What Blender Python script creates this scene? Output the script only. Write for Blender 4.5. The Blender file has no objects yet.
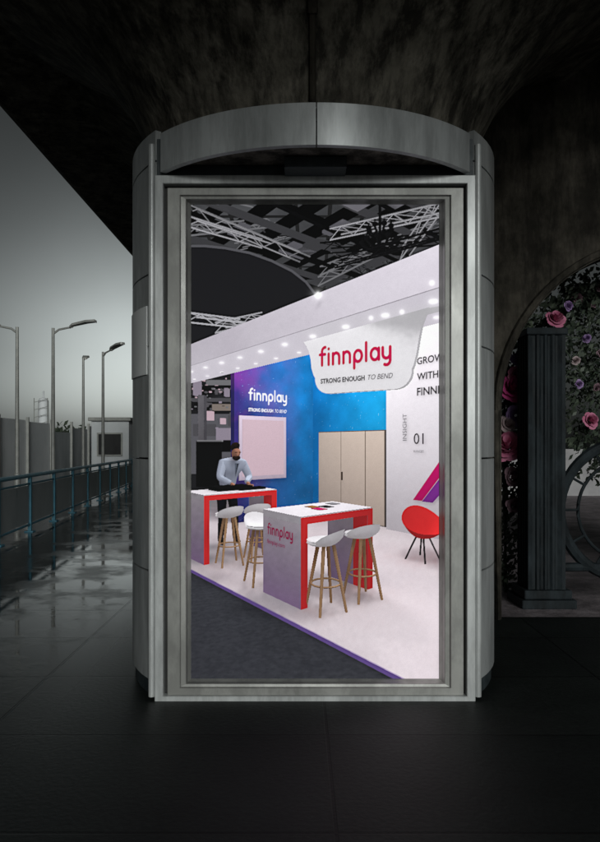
import bpy, bmesh, math, random, time
import numpy as np
from mathutils import Vector, Matrix
from mathutils.bvhtree import BVHTree
random.seed(7); np.random.seed(7)
T0=time.time()
scene=bpy.context.scene
COL=scene.collection
scene.view_settings.view_transform='Standard'
scene.view_settings.look='None'
scene.view_settings.exposure=0
F=750.0; HY=446.0
def PX(x,y,Y): return Vector(((x-300)/F*Y, Y, 1.6+(HY-y)/F*Y))

# ---------------------------------------------------------------- helpers
def empty(name,loc,label=None,cat=None,group=None):
    o=bpy.data.objects.new(name,None); o.location=loc; COL.objects.link(o)
    o.empty_display_size=0.2
    if label:o["label"]=label
    if cat:o["category"]=cat
    if group:o["group"]=group
    return o
def wloc(o):
    v=Vector((0,0,0))
    while o: v+=Vector(o.location); o=o.parent
    return v
def mk(name,verts,faces,mat,parent=None,smooth=False,loc=None,bevel=0,label=None,cat=None,kind=None,group=None):
    """verts in world coordinates"""
    base=Vector(loc) if loc is not None else (Vector((0,0,0)) if parent is None else wloc(parent))
    me=bpy.data.meshes.new(name)
    me.from_pydata([tuple(Vector(v)-base) for v in verts],[],faces)
    me.validate()
    bm=bmesh.new(); bm.from_mesh(me)
    bmesh.ops.recalc_face_normals(bm,faces=bm.faces)
    bm.to_mesh(me); bm.free()
    o=bpy.data.objects.new(name,me); COL.objects.link(o)
    if parent is not None:
        o.parent=parent; o.location=base-wloc(parent)
    else: o.location=base
    if isinstance(mat,(list,tuple)):
        for m in mat: me.materials.append(m)
    elif mat: me.materials.append(mat)
    if smooth:
        for p in me.polygons:p.use_smooth=True
        try: me.set_sharp_from_angle(angle=math.radians(40))
        except Exception: pass
    if bevel:
        b=o.modifiers.new('b','BEVEL'); b.width=bevel; b.segments=2; b.limit_method='ANGLE'
    if label:o["label"]=label
    if cat:o["category"]=cat
    if kind:o["kind"]=kind
    if group:o["group"]=group
    return o
BF=[(0,1,3,2),(4,6,7,5),(0,4,5,1),(2,3,7,6),(0,2,6,4),(1,5,7,3)]
def boxg(x0,x1,y0,y1,z0,z1):
    return [(x,y,z) for x in(x0,x1) for y in(y0,y1) for z in(z0,z1)],list(BF)
class G:
    def __init__(s): s.v=[];s.f=[]
    def add(s,vf):
        n=len(s.v); s.v+=[tuple(p) for p in vf[0]]; s.f+=[tuple(i+n for i in f) for f in vf[1]]; return s
def tube(pts,rad,n=8,cap=True):
    pts=[Vector(p) for p in pts]; v=[];f=[]
    if not isinstance(rad,(list,tuple)): rad=[rad]*len(pts)
    up=Vector((0,0,1))
    for i,p in enumerate(pts):
        d=(pts[min(i+1,len(pts)-1)]-pts[max(i-1,0)]).normalized()
        u=d.cross(up)
        if u.length<1e-3:u=Vector((1,0,0))
        u.normalize(); w=d.cross(u)
        for k in range(n):
            t=2*math.pi*k/n; v.append(p+(u*math.cos(t)+w*math.sin(t))*rad[i])
    for i in range(len(pts)-1):
        for k in range(n):
            a=i*n+k;b=i*n+(k+1)%n; f.append((a,b,b+n,a+n))
    if cap:
        f.append(tuple(range(n-1,-1,-1))); f.append(tuple((len(pts)-1)*n+k for k in range(n)))
    return v,f
def lathe(prof,cx,cy,n=48,rfun=None,a0=0,a1=2*math.pi,closed=True):
    v=[];f=[]
    m=n if closed else n+1
    for r,z in prof:
        for k in range(m):
            t=a0+(a1-a0)*k/n
            rr=r if rfun is None else rfun(r,t,z)
            v.append((cx+rr*math.cos(t),cy+rr*math.sin(t),z))
    for i in range(len(prof)-1):
        for k in range(n):
            a=i*m+k;b=i*m+(k+1)%m; f.append((a,b,b+m,a+m))
    return v,f

def material(name,c1,c2=None,rough=0.6,r2=None,metal=0,scale=3,detail=6,bump=0,bscale=None,streak=None,spec=0.5,contrast=(0.35,0.65),stain=None):
    m=bpy.data.materials.new(name); m.use_nodes=True; nt=m.node_tree; N=nt.nodes; L=nt.links
    b=N['Principled BSDF']; b.inputs['Metallic'].default_value=metal; b.inputs['Roughness'].default_value=rough
    b.inputs['Specular IOR Level'].default_value=spec
    c2=c2 or c1
    tc=N.new('ShaderNodeTexCoord'); mp=N.new('ShaderNodeMapping'); L.new(tc.outputs['Object'],mp.inputs[0])
    if streak: mp.inputs['Scale'].default_value=streak
    nz=N.new('ShaderNodeTexNoise'); nz.inputs['Scale'].default_value=scale; nz.inputs['Detail'].default_value=detail
    nz.inputs['Roughness'].default_value=0.62
    L.new(mp.outputs[0],nz.inputs['Vector'])
    r=N.new('ShaderNodeValToRGB'); r.color_ramp.elements[0].position=contrast[0]; r.color_ramp.elements[1].position=contrast[1]
    r.color_ramp.elements[0].color=(*c1,1); r.color_ramp.elements[1].color=(*c2,1)
    L.new(nz.outputs['Fac'],r.inputs[0]); out=r.outputs[0]
    if stain:   # (scale vector, noise scale, darkest value)
        m3=N.new('ShaderNodeMapping'); m3.inputs['Scale'].default_value=stain[0]; L.new(tc.outputs['Object'],m3.inputs[0])
        n3=N.new('ShaderNodeTexNoise'); n3.inputs['Scale'].default_value=stain[1]; n3.inputs['Detail'].default_value=12; n3.inputs['Roughness'].default_value=0.72
        L.new(m3.outputs[0],n3.inputs['Vector'])
        r3=N.new('ShaderNodeValToRGB'); r3.color_ramp.elements[0].position=0.42; r3.color_ramp.elements[0].color=(stain[2],)*3+(1,); r3.color_ramp.elements[1].position=0.58
        L.new(n3.outputs['Fac'],r3.inputs[0])
        mx=N.new('ShaderNodeMix'); mx.data_type='RGBA'; mx.blend_type='MULTIPLY'; mx.inputs[0].default_value=1
        L.new(out,mx.inputs[6]); L.new(r3.outputs[0],mx.inputs[7]); out=mx.outputs[2]
    L.new(out,b.inputs['Base Color'])
    if r2 is not None:
        mr=N.new('ShaderNodeMapRange'); mr.inputs[1].default_value=0.35; mr.inputs[2].default_value=0.65
        mr.inputs[3].default_value=rough; mr.inputs[4].default_value=r2
        L.new(nz.outputs['Fac'],mr.inputs[0]); L.new(mr.outputs[0],b.inputs['Roughness'])
    if bump:
        n2=N.new('ShaderNodeTexNoise'); n2.inputs['Scale'].default_value=bscale or scale*6; n2.inputs['Detail'].default_value=5
        L.new(mp.outputs[0],n2.inputs['Vector'])
        bp=N.new('ShaderNodeBump'); bp.inputs['Strength'].default_value=bump; bp.inputs['Distance'].default_value=0.02
        L.new(n2.outputs['Fac'],bp.inputs['Height']); L.new(bp.outputs[0],b.inputs['Normal'])
    return m
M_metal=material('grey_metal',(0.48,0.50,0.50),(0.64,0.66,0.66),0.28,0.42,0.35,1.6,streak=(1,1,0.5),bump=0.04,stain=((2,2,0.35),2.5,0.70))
M_metal2=material('pale_metal',(0.56,0.58,0.575),(0.68,0.70,0.69),0.32,0.45,0.2,2,streak=(1,1,0.4),bump=0.03,stain=((3,3,0.6),3,0.75))
M_trim=material('silver_trim',(0.33,0.33,0.312),(0.42,0.42,0.395),0.35,0.5,0.25,1.5,streak=(1,1,0.5),bump=0.03,stain=((2,2,0.8),2.2,0.7))
M_black=material('black_gasket',(0.008,0.008,0.008),(0.02,0.02,0.02),0.6)
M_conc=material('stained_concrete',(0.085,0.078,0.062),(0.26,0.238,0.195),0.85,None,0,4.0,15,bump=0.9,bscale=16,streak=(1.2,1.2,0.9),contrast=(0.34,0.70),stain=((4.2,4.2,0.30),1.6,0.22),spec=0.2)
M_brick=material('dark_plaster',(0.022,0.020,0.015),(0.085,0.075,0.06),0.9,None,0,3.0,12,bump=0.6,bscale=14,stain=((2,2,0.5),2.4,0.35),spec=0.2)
M_blue=material('blue_paint',(0.06,0.22,0.31),(0.10,0.30,0.40),0.4,0.6,0,5,bump=0.05)
M_bluetop=material('bright_blue_rail',(0.10,0.34,0.46),(0.16,0.42,0.54),0.3,0.5,0,5)
M_panel=material('frosted_panel',(0.32,0.38,0.40),(0.52,0.57,0.58),0.25,0.5,0,1.5,streak=(1,1,0.4))
M_pole=material('lamp_paint',(0.33,0.34,0.32),(0.45,0.45,0.42),0.45,None,0.2,4)
M_hoard=material('hoarding_paint',(0.30,0.33,0.34),(0.48,0.50,0.51),0.7,None,0,0.8,streak=(1,1,0.3))
M_hoard2=material('hoarding_pale',(0.68,0.71,0.72),(0.8,0.82,0.83),0.7,None,0,0.8)
M_iron=material('painted_iron',(0.022,0.030,0.034),(0.045,0.058,0.064),0.42,0.65,0.1,6,bump=0.15)
M_col=material('column_paint',(0.012,0.017,0.020),(0.028,0.037,0.042),0.6,0.8,0,4,bump=0.2,stain=((2,2,0.5),3,0.5),spec=0.2)
M_leaf=material('leaf',(0.025,0.04,0.028),(0.09,0.11,0.075),0.55,None,0,5)
M_white=material('notice_white',(0.82,0.84,0.83),(0.88,0.9,0.89),0.4,None,0,4)

# ---------------------------------------------------------------- ground
def ground_mat():
    m=bpy.data.materials.new('wet_paving'); m.use_nodes=True; nt=m.node_tree; N=nt.nodes; L=nt.links
    b=N['Principled BSDF']
    tc=N.new('ShaderNodeTexCoord')
    br=N.new('ShaderNodeTexBrick'); br.inputs['Scale'].default_value=1.0
    br.inputs['Brick Width'].default_value=1.9; br.inputs['Row Height'].default_value=1.05; br.inputs['Mortar Size'].default_value=0.010
    br.inputs['Mortar Smooth'].default_value=0.3; br.offset=0.0
    br.inputs['Color1'].default_value=(0.012,0.016,0.015,1); br.inputs['Color2'].default_value=(0.020,0.025,0.023,1); br.inputs['Mortar'].default_value=(0.002,0.003,0.003,1)
    mp=N.new('ShaderNodeMapping'); mp.inputs['Location'].default_value=(-0.15,0.05,0)
    L.new(tc.outputs['Object'],mp.inputs[0]); L.new(mp.outputs[0],br.inputs['Vector'])
    nz=N.new('ShaderNodeTexNoise'); nz.inputs['Scale'].default_value=1.4; nz.inputs['Detail'].default_value=11; nz.inputs['Roughness'].default_value=0.66
    L.new(tc.outputs['Object'],nz.inputs['Vector'])
    n2=N.new('ShaderNodeTexNoise'); n2.inputs['Scale'].default_value=34; n2.inputs['Detail'].default_value=7
    L.new(tc.outputs['Object'],n2.inputs['Vector'])
    sx=N.new('ShaderNodeSeparateXYZ'); L.new(tc.outputs['Object'],sx.inputs[0])
    wx=N.new('ShaderNodeMapRange'); wx.inputs[1].default_value=-0.6; wx.inputs[2].default_value=-2.2; wx.inputs[3].default_value=0.62; wx.inputs[4].default_value=0.0
    L.new(sx.outputs['X'],wx.inputs[0])
    sp_=N.new('ShaderNodeMapRange'); sp_.inputs[1].default_value=-0.6; sp_.inputs[2].default_value=-2.2; sp_.inputs[3].default_value=0.22; sp_.inputs[4].default_value=0.6
    L.new(sx.outputs['X'],sp_.inputs[0]); L.new(sp_.outputs[0],b.inputs['Specular IOR Level'])
    rr=N.new('ShaderNodeValToRGB'); rr.color_ramp.elements[0].position=0.47; rr.color_ramp.elements[0].color=(0.035,)*3+(1,)
    rr.color_ramp.elements[1].position=0.60; rr.color_ramp.elements[1].color=(0.26,)*3+(1,)
    L.new(nz.outputs['Fac'],rr.inputs[0])
    mxr=N.new('ShaderNodeMath'); mxr.operation='MAXIMUM'; L.new(rr.outputs[0],mxr.inputs[0]); L.new(wx.outputs[0],mxr.inputs[1])
    L.new(mxr.outputs[0],b.inputs['Roughness'])
    mx=N.new('ShaderNodeMix'); mx.data_type='RGBA'; mx.blend_type='MULTIPLY'; mx.inputs[0].default_value=0.8
    r2=N.new('ShaderNodeValToRGB'); r2.color_ramp.elements[0].position=0.3; r2.color_ramp.elements[0].color=(0.4,)*3+(1,); r2.color_ramp.elements[1].position=0.7
    L.new(n2.outputs['Fac'],r2.inputs[0])
    L.new(br.outputs['Color'],mx.inputs[6]); L.new(r2.outputs[0],mx.inputs[7])
    mx2=N.new('ShaderNodeMix'); mx2.data_type='RGBA'; mx2.blend_type='MULTIPLY'; mx2.inputs[0].default_value=0.6
    r3=N.new('ShaderNodeValToRGB'); r3.color_ramp.elements[0].position=0.38; r3.color_ramp.elements[0].color=(0.3,)*3+(1,); r3.color_ramp.elements[1].position=0.62
    L.new(nz.outputs['Fac'],r3.inputs[0]); L.new(mx.outputs[2],mx2.inputs[6]); L.new(r3.outputs[0],mx2.inputs[7])
    L.new(mx2.outputs[2],b.inputs['Base Color'])
    ad=N.new('ShaderNodeMath'); ad.operation='MULTIPLY'; L.new(n2.outputs['Fac'],ad.inputs[0]); L.new(mxr.outputs[0],ad.inputs[1])
    ad2=N.new('ShaderNodeMath'); ad2.operation='MULTIPLY_ADD'; ad2.inputs[1].default_value=-2.0
    L.new(br.outputs['Fac'],ad2.inputs[0]); L.new(ad.outputs[0],ad2.inputs[2])
    bp=N.new('ShaderNodeBump'); bp.inputs['Strength'].default_value=0.28; bp.inputs['Distance'].default_value=0.015
    L.new(ad2.outputs[0],bp.inputs['Height']); L.new(bp.outputs[0],b.inputs['Normal'])
    return m
g=mk('ground',[(-300,-60,0),(300,-60,0),(300,500,0),(-300,500,0)],[(0,1,2,3)],ground_mat(),kind='structure',label='wet dark grey paving with joints and shallow puddles')
M_court=material('courtyard_paving',(0.20,0.17,0.18),(0.36,0.31,0.33),0.6,0.8,0,7,bump=0.4,bscale=30,stain=((1,1,1),2,0.5))
mk('pavement',[(1.2,7.0,0.004),(30,7.0,0.004),(30,30,0.004),(1.2,30,0.004)],[(0,1,2,3)],M_court,kind='structure')

# ---------------------------------------------------------------- bridge
br=empty('bridge',(0.094,5.6,0),'stained brown concrete flyover flaring above the advertising column','bridge')
prof=[(-3.3,6.3),(-3.3,5.34),(-3.22,5.3),(-2.3,5.3),(-1.7,4.95),(2.4,4.95),(3.0,5.3),(3.9,5.3),(3.9,6.3)]
v=[];f=[]
ys=[-3.0]+[2.5+4*i for i in range(12)]
for y in ys:
    for x,z in prof: v.append((x,y,z))
n=len(prof)
for i in range(len(ys)-1):
    for k in range(n-1): f.append((i*n+k,i*n+k+1,(i+1)*n+k+1,(i+1)*n+k))
    f.append((i*n+n-1,i*n,(i+1)*n,(i+1)*n+n-1))
f.append(tuple(range(n))); f.append(tuple((len(ys)-1)*n+k for k in range(n)))
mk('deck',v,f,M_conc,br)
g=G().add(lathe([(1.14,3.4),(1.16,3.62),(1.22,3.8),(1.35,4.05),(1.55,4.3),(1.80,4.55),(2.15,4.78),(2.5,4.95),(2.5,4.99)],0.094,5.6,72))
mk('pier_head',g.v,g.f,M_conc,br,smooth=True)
g=G()
t=math.radians(-91)
pts=[(0.094+r*math.cos(t),5.6+r*math.sin(t),z) for r,z in [(1.18,3.62),(1.235,3.8),(1.365,4.05),(1.565,4.3),(1.82,4.55),(2.17,4.775)]]
g.add(tube(pts,0.020,8)); g.add(tube([p for p in pts[2:4]],0.032,8))
mk('drain_pipe',g.v,g.f,M_brick,br,smooth=True)

def arch():
    Y0,Y1=6.95,7.25
    cx,cz,R=3.404,1.93,1.536
    v=[];f=[]
    K=32; top=5.3
    pts=[(cx-R,0.0)]+[(cx-R*math.cos(math.pi*k/K),cz+R*math.sin(math.pi*k/K)) for k in range(K+1)]+[(cx+R,0.0)]
    for Y in (Y0,Y1):
        for x,z in pts: v.append((x,Y,z))
        for x,z in pts: v.append((x,Y,top))
    n=len(pts)
    for s in (0,2*n):
        for k in range(n-1): f.append((s+k,s+k+1,s+n+k+1,s+n+k))
    for k in range(n-1): f.append((k,k+1,2*n+k+1,2*n+k))
    g=G(); g.v=v; g.f=f
    g.add(boxg(0.7,cx-R,Y0,Y1,0,top)); g.add(boxg(cx+R,8,Y0,Y1,0,top))
    return g
g=arch()
aw=empty('arched_wall',(2,7,0),'dark brown plastered wall pierced by a round arch','wall')
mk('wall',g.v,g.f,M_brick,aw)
pts=[(3.404-1.58*math.cos(math.pi*k/40),6.93,1.93+1.58*math.sin(math.pi*k/40)) for k in range(41)]
pts=[(1.824,6.93,0.0)]+pts+[(4.984,6.93,0)]
g=G().add(tube(pts,0.035,8))
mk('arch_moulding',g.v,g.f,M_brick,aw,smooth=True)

# ---------------------------------------------------------------- kiosk
KR=1.31
KC=Vector((0.094,4.72+math.sqrt(KR*KR-1.0),0))
ki=empty('advertising_kiosk',(KC.x,KC.y,0),'round silver grey metal advertising column with tall poster frame','advertising column')
def ring(insets,name,mat,rect,parent=ki,zf=1.0):
    s=4.72/F
    x0,x1=(rect[0]-300)*s,(rect[2]-300)*s; z1,z0=1.6+(HY-rect[1])*s,1.6+(HY-rect[3])*s
    v=[];f=[]
    for (i,Y) in insets:
        j=i*zf
        v+=[(x0+i,Y,z0+j),(x1-i,Y,z0+j),(x1-i,Y,z1-j),(x0+i,Y,z1-j)]
    for k in range(len(insets)-1):
        for j in range(4):
            a=k*4+j;b=k*4+(j+1)%4
            f.append((a,b,b+4,a+4))
    return mk(name,v,f,mat,parent)
ring([(0.0,4.84),(0.0,4.705),(0.004,4.70),(0.050,4.70),(0.054,4.704),(0.054,4.76)],'outer_frame',M_metal2,(155,176,475,704))
ring([(-0.012,4.765),(0.02,4.765)],'seal',M_black,(165,186,465,695))
ring([(0.0,4.77),(0.0,4.728),(0.004,4.724),(0.078,4.724),(0.082,4.728),(0.084,4.744),(0.112,4.748),(0.116,4.752),(0.120,4.785),(0.138,4.813)],'door_frame',M_trim,(167,187.5,464,695.5),zf=0.56)
th=math.asin(1.0/KR)
def arcpts(R,a0,a1,n): return [(KC.x+R*math.sin(a),KC.y-R*math.cos(a)) for a in [a0+(a1-a0)*k/n for k in range(n+1)]]
def arcpanel(R0,R1,a0,a1,z0,z1,n=16):
    o=arcpts(R1,a0,a1,n); i=arcpts(R0,a0,a1,n); v=[];f=[]
    m=n+1
    for P,z in ((o,z0),(o,z1),(i,z0),(i,z1)): v+=[(x,y,z) for x,y in P]
    for k in range(n):
        f+=[(k,k+1,m+k+1,m+k),(2*m+k,3*m+k,3*m+k+1,2*m+k+1),(m+k,m+k+1,3*m+k+1,3*m+k),(k,2*m+k,2*m+k+1,k+1)]
    f+=[(0,m,3*m,2*m),(n,2*m+n,3*m+n,m+n)]
    return v,f
pp=arcpts(KR-0.05,th+0.16,2*math.pi-th-0.16,48)
v=[(x,y,z) for z in (0.0,3.56) for x,y in pp]; m=len(pp)
f=[(k,(k+1)%m,m+(k+1)%m,m+k) for k in range(m)]+[tuple(range(m)),tuple(range(m,2*m))]
mk('core',v,f,M_black,ki)
zs=[0.10,0.80,1.52,2.24,2.70,3.40,3.60]
for sgn in (-1,1):
    for i in range(len(zs)-1):
        a0,a1=sgn*(th+0.012),sgn*(math.pi-0.02)
        g=G().add(arcpanel(KR-0.045,KR-0.005,a0,a1,zs[i]+0.006,zs[i+1]-0.006,28))
        mk('side_panel',g.v,g.f,M_metal,ki,smooth=True)
    g=G().add(tube([(KC.x+sgn*1.03,4.735,0.02),(KC.x+sgn*1.03,4.735,3.5)],0.022,10))
    mk('corner_trim',g.v,g.f,M_metal2,ki,smooth=True)
g=G().add(arcpanel(KR-0.10,KR-0.025,th+0.01,2*math.pi-th-0.01,0.0,0.10,48))
mk('plinth',g.v,g.f,M_iron,ki)
g=G().add(arcpanel(KR-0.004,KR+0.004,-(th+0.42),-(th+0.10),2.06,2.50,8))
mk('notice_plate',g.v,g.f,M_white,ki,label='small white notice plate on side panel')
tc_=math.asin(0.965/KR)
def canopyarc(name,a0,a1):
    g=G().add(arcpanel(KR-0.04,KR,a0,a1,3.31,3.55,24)); o=mk(name,g.v,g.f,M_metal,ki,smooth=True); return o
canopyarc('canopy_band',-tc_,-0.003); canopyarc('canopy_band',0.003,tc_)
pp=arcpts(KR-0.035,-tc_,tc_,32)
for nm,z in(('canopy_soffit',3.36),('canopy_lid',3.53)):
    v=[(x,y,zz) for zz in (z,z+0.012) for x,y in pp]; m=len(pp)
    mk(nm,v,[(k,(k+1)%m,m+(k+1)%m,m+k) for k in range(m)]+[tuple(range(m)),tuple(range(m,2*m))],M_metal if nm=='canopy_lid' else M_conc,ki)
g=G().add(boxg(KC.x-1.0,KC.x+1.0,4.74,4.82,3.26,3.54)); mk('header_plate',g.v,g.f,M_iron,ki)
g=G().add(boxg(KC.x-0.19,KC.x+0.19,4.55,4.738,3.29,3.359)); mk('lock_box',g.v,g.f,M_iron,ki,bevel=0.006)
g=G().add(boxg(KC.x-0.96,KC.x+0.96,4.822,4.84,0.03,3.25)); mk('back_board',g.v,g.f,M_black,ki)

# ================================================================ POSTER: a printed photograph of a trade stand
fb=444.0; xc=313.0; yb=443.0; CH=1.85
def C(a,b,z): return Vector((-0.638*a+0.770*b, 0.770*a+0.638*b, z))
def CP(x,y,d): return Vector(((x-xc)/fb*d,d,CH+(yb-y)/fb*d))
PV=[];PF=[];PMt=[];PT=[]
MATS=[];THINGS=[]
def pmat(alb,emi=(0,0,0),fn=None):
    MATS.append((np.array(alb,float),np.array(emi,float),fn)); return len(MATS)-1
def thing(n):
    THINGS.append(n); return len(THINGS)-1
def padd(vf,m,t):
    n=len(PV)
    PV.extend([Vector(p) for p in vf[0]])
    for f in vf[1]: PF.append([i+n for i in f]); PMt.append(m); PT.append(t)
def pbox(a0,a1,b0,b1,z0,z1,m,t):
    padd(([C(a,b,z) for a in(a0,a1) for b in(b0,b1) for z in(z0,z1)],BF),m,t)
def ptube(pts,r,m,t,n=8): padd(tube(pts,r,n),m,t)
def lin(r,g_,b): return tuple(((c/255+0.055)/1.055)**2.4 if c>10 else c/255/12.92 for c in (r,g_,b))
_lat=np.random.rand(256,256)
def vn(x,y):
    xi=np.floor(x).astype(int); yi=np.floor(y).astype(int); fx=x-xi; fy=y-yi
    fx=fx*fx*(3-2*fx); fy=fy*fy*(3-2*fy)
    g00=_lat[xi%256,yi%256];g10=_lat[(xi+1)%256,yi%256];g01=_lat[xi%256,(yi+1)%256];g11=_lat[(xi+1)%256,(yi+1)%256]
    return (g00*(1-fx)+g10*fx)*(1-fy)+(g01*(1-fx)+g11*fx)*fy
def fbm(x,y): return sum(vn(x*2**k+17*k,y*2**k+5*k)/2**k for k in range(5))/1.94
def AB(p): return -0.638*p[:,0]+0.770*p[:,1], 0.770*p[:,0]+0.638*p[:,1]
def lerp3(c0,c1,t): return np.array(c0)[None,:]*(1-t[:,None])+np.array(c1)[None,:]*t[:,None]
def fn_walla(p):
    a,b=AB(p); z=p[:,2]
    t=np.clip((b-5.2)/2.0,0,1)
    c=lerp3(lin(62,44,124),lin(14,134,204),t)
    n=fbm(b*1.7,z*1.7); c=c*(0.6+1.0*n[:,None])
    w=np.clip((fbm(b*1.1+9,z*1.1+4)-0.45)*4,0,1)*(1-t); c=c*(1-w[:,None]*0.6)+np.array(lin(150,60,160))[None,:]*w[:,None]*0.6
    st=(vn(b*34,z*34)>0.97); c[st]=np.array(lin(140,180,230))
    return c
def fn_wallb(p):
    a,b=AB(p); z=p[:,2]
    t=np.clip((9.0-a)/2.7,0,1)
    c=lerp3(lin(10,124,200),lin(30,168,220),t)
    n=fbm(a*1.6,z*1.6); c=c*(0.65+0.8*n[:,None])
    st=(vn(a*30,z*30)>0.97); c[st]=np.array(lin(150,210,240))
    return c
def fn_floor(p):
    a,b=AB(p); n=fbm(a*0.9,b*0.9)
    return lerp3(lin(226,214,218),lin(244,236,238),n)
def fn_carpet(p):
    a,b=AB(p); n=fbm(a*25,b*25); return lerp3(lin(54,56,62),lin(74,76,82),n)
def fn_panel(p):
    z=p[:,2]; t=np.clip(z/1.0,0,1); return lerp3(lin(196,168,210),lin(244,236,242),t)
def fn_hall(p):
    x=p[:,0];z=p[:,2]; n=vn(x*1.1,z*2.0); q=(vn(x*4,z*6)>0.84)
    c=lerp3(lin(18,18,20),lin(92,92,96),n**1.5); c[q]=np.array(lin(160,156,160)); return c
def fn_fas(p):
    a,b=AB(p); n=fbm(a*0.8,p[:,2]*2); return lerp3(lin(222,216,224),lin(246,243,248),n)
def fn_ceil(p):
    x=p[:,0];y=p[:,1]; n=fbm(x*0.6,y*0.6); g_=(np.abs((x*0.9)%1-0.5)<0.06)|(np.abs((y*0.7)%1-0.5)<0.06)
    c=lerp3(lin(60,62,64),lin(150,152,154),n); c[g_]=np.array(lin(30,30,32)); return c
white=pmat(lin(242,238,242)); red=pmat(lin(246,56,56),(0.10,0.008,0.01)); wood=pmat(lin(212,174,134)); seatw=pmat(lin(248,246,248),(0.16,0.16,0.165))
m_wa=pmat((1,1,1),(0.006,0.012,0.03),fn_walla); m_wb=pmat((1,1,1),(0.0,0.03,0.06),fn_wallb); m_fl=pmat((1,1,1),fn=fn_floor); m_cp=pmat((1,1,1),fn=fn_carpet)
m_pn=pmat((1,1,1),fn=fn_panel); m_fas=pmat((1,1,1),(0.20,0.19,0.21),fn_fas); m_und=pmat(lin(240,238,242),(0.42,0.40,0.44))
m_signw=pmat(lin(246,245,246),(0.26,0.26,0.265)); m_pink=pmat(lin(222,0,92),(0.14,0.0,0.035)); m_dk=pmat(lin(58,40,58)); m_wt=pmat(lin(250,250,250),(0.5,0.5,0.55))
m_beige=pmat(lin(222,206,192),(0.03,0.025,0.02)); m_gap=pmat(lin(110,95,85)); m_scr=pmat(lin(120,110,115),(0.50,0.37,0.42)); m_scf=pmat(lin(215,200,215),(0.10,0.09,0.11))
m_hall=pmat((1,1,1),fn=fn_hall); m_blk=pmat(lin(14,14,16)); m_truss=pmat(lin(160,160,164),(0.08,0.08,0.08)); m_ceil=pmat((1,1,1),(0.015,0.015,0.015),fn_ceil); m_band=pmat(lin(40,40,44),(0.007,0.007,0.008)); m_bandr=pmat(lin(140,140,146),(0.03,0.03,0.03))
m_tg=pmat(lin(96,96,100),(0.02,0.02,0.02))
m_led=pmat(lin(150,130,190),(0.06,0.03,0.14)); m_lamp=pmat((1,1,1),(9,8.6,9)); m_skin=pmat(lin(205,150,125)); m_hair=pmat(lin(50,35,28)); m_shirt=pmat(lin(200,210,226),(0.03,0.03,0.04)); m_trou=pmat(lin(34,38,52))
m_grey=pmat(lin(150,148,152)); m_mag=pmat(lin(205,20,110),(0.05,0,0.02)); m_paper=pmat(lin(170,120,70)); m_edge=pmat(lin(200,185,212)); m_lamps=pmat((1,1,1),(3.2,3.1,3.2)); m_soft=pmat(lin(130,128,134),(0.05,0.05,0.055)); m_lap=pmat(lin(150,160,178)) 
t_hall=thing('print_hall'); t_fl=thing('floor'); t_cp=thing('carpet'); t_wa=thing('wall'); t_wb=thing('wall'); t_ww=thing('wall')
t_fas=thing('header_beam'); t_sign=thing('sign'); t_scr=thing('screen'); t_door=thing('door'); t_truss=thing('ceiling_truss')
padd(([C(-3,2.78,0),C(14,2.78,0),C(14,14,0),C(-3,14,0)],[(0,1,2,3)]),m_fl,t_fl)
padd(([C(-3,2.78,0),C(14,2.78,0),C(14,2.78,-0.05),C(-3,2.78,-0.05)],[(0,1,2,3)]),m_led,t_fl)
padd(([C(-3,2.765,0.001),C(14,2.765,0.001),C(14,2.78,0.001),C(-3,2.78,0.001)],[(0,1,2,3)]),m_edge,t_fl)
padd(([C(-6,-8,-0.05),C(30,-8,-0.05),C(30,30,-0.05),C(-6,30,-0.05)],[(0,1,2,3)]),m_cp,t_cp)
padd(([C(24,-20,-1),C(24,40,-1),C(24,40,14),C(24,-20,14)],[(0,1,2,3)]),m_hall,t_hall)
padd(([C(-5,26,-1),C(30,26,-1),C(30,26,14),C(-5,26,14)],[(0,1,2,3)]),m_hall,t_hall)
padd(([C(-6,-10,9.5),C(30,-10,9.5),C(30,30,9.5),C(-6,30,9.5)],[(0,1,2,3)]),m_ceil,t_hall)
for b in np.arange(2,26,1.1): pbox(-4,26,b,b+0.14,8.9,9.3,m_blk if int(b*3)%3 else m_tg,t_hall)
for a in np.arange(3,25,1.2): pbox(a,a+0.09,0,26,8.5,8.7,m_tg if int(a)%2 else m_blk,t_hall)
for a in np.arange(3.5,25,1.9): ptube([C(a,0,8.1),C(a+1.5,26,8.1)],0.06,m_blk,t_hall,6)
for i in range(34):
    a=random.uniform(5,20); b=random.uniform(3,18); pbox(a,a+random.uniform(.3,1.2),b,b+random.uniform(.3,1.0),8.2,8.28,random.choice((m_soft,m_tg,m_blk,m_soft)),t_hall)
top=[(185,246),(205,246),(225,248),(250,253),(272,261),(292,271),(306,282),(316,295)]
v=[];f=[]
for i,p in enumerate(top):
    d=14-abs(i-4)*0.2; q=(p[0],350); v+=[CP(*p,d),CP(*q,d)]
    if i: f.append((2*i-2,2*i-1,2*i+1,2*i))
padd((v,f),m_band,t_hall)
ptube([CP(p[0],p[1],13.0) for p in top],0.035,m_bandr,t_hall,6)
def truss(p,q,w=0.35,m=None,k=1.0):
    m=m_truss if m is None else m
    p=Vector(p);q=Vector(q);d=(q-p);n=max(4,int(d.length/(0.45*max(0.6,k)))); off=[Vector((0,0,0)),Vector((0,0,w)),Vector((w,0,w/2))]
    for o in off: ptube([p+o,q+o],0.026*k,m,t_truss,5)
    for i in range(n):
        u=p+d*(i/n); w2=p+d*((i+1)/n)
        ptube([u+off[i%2],w2+off[(i+1)%2]],0.016*k,m,t_truss,4)
        ptube([u+off[1],w2+off[2]],0.012*k,m,t_truss,4)
truss(CP(185,214,12),CP(300,262,12.9),0.3,k=0.8); truss(CP(186,226,10),CP(262,248,12),0.24,k=0.8)
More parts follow.
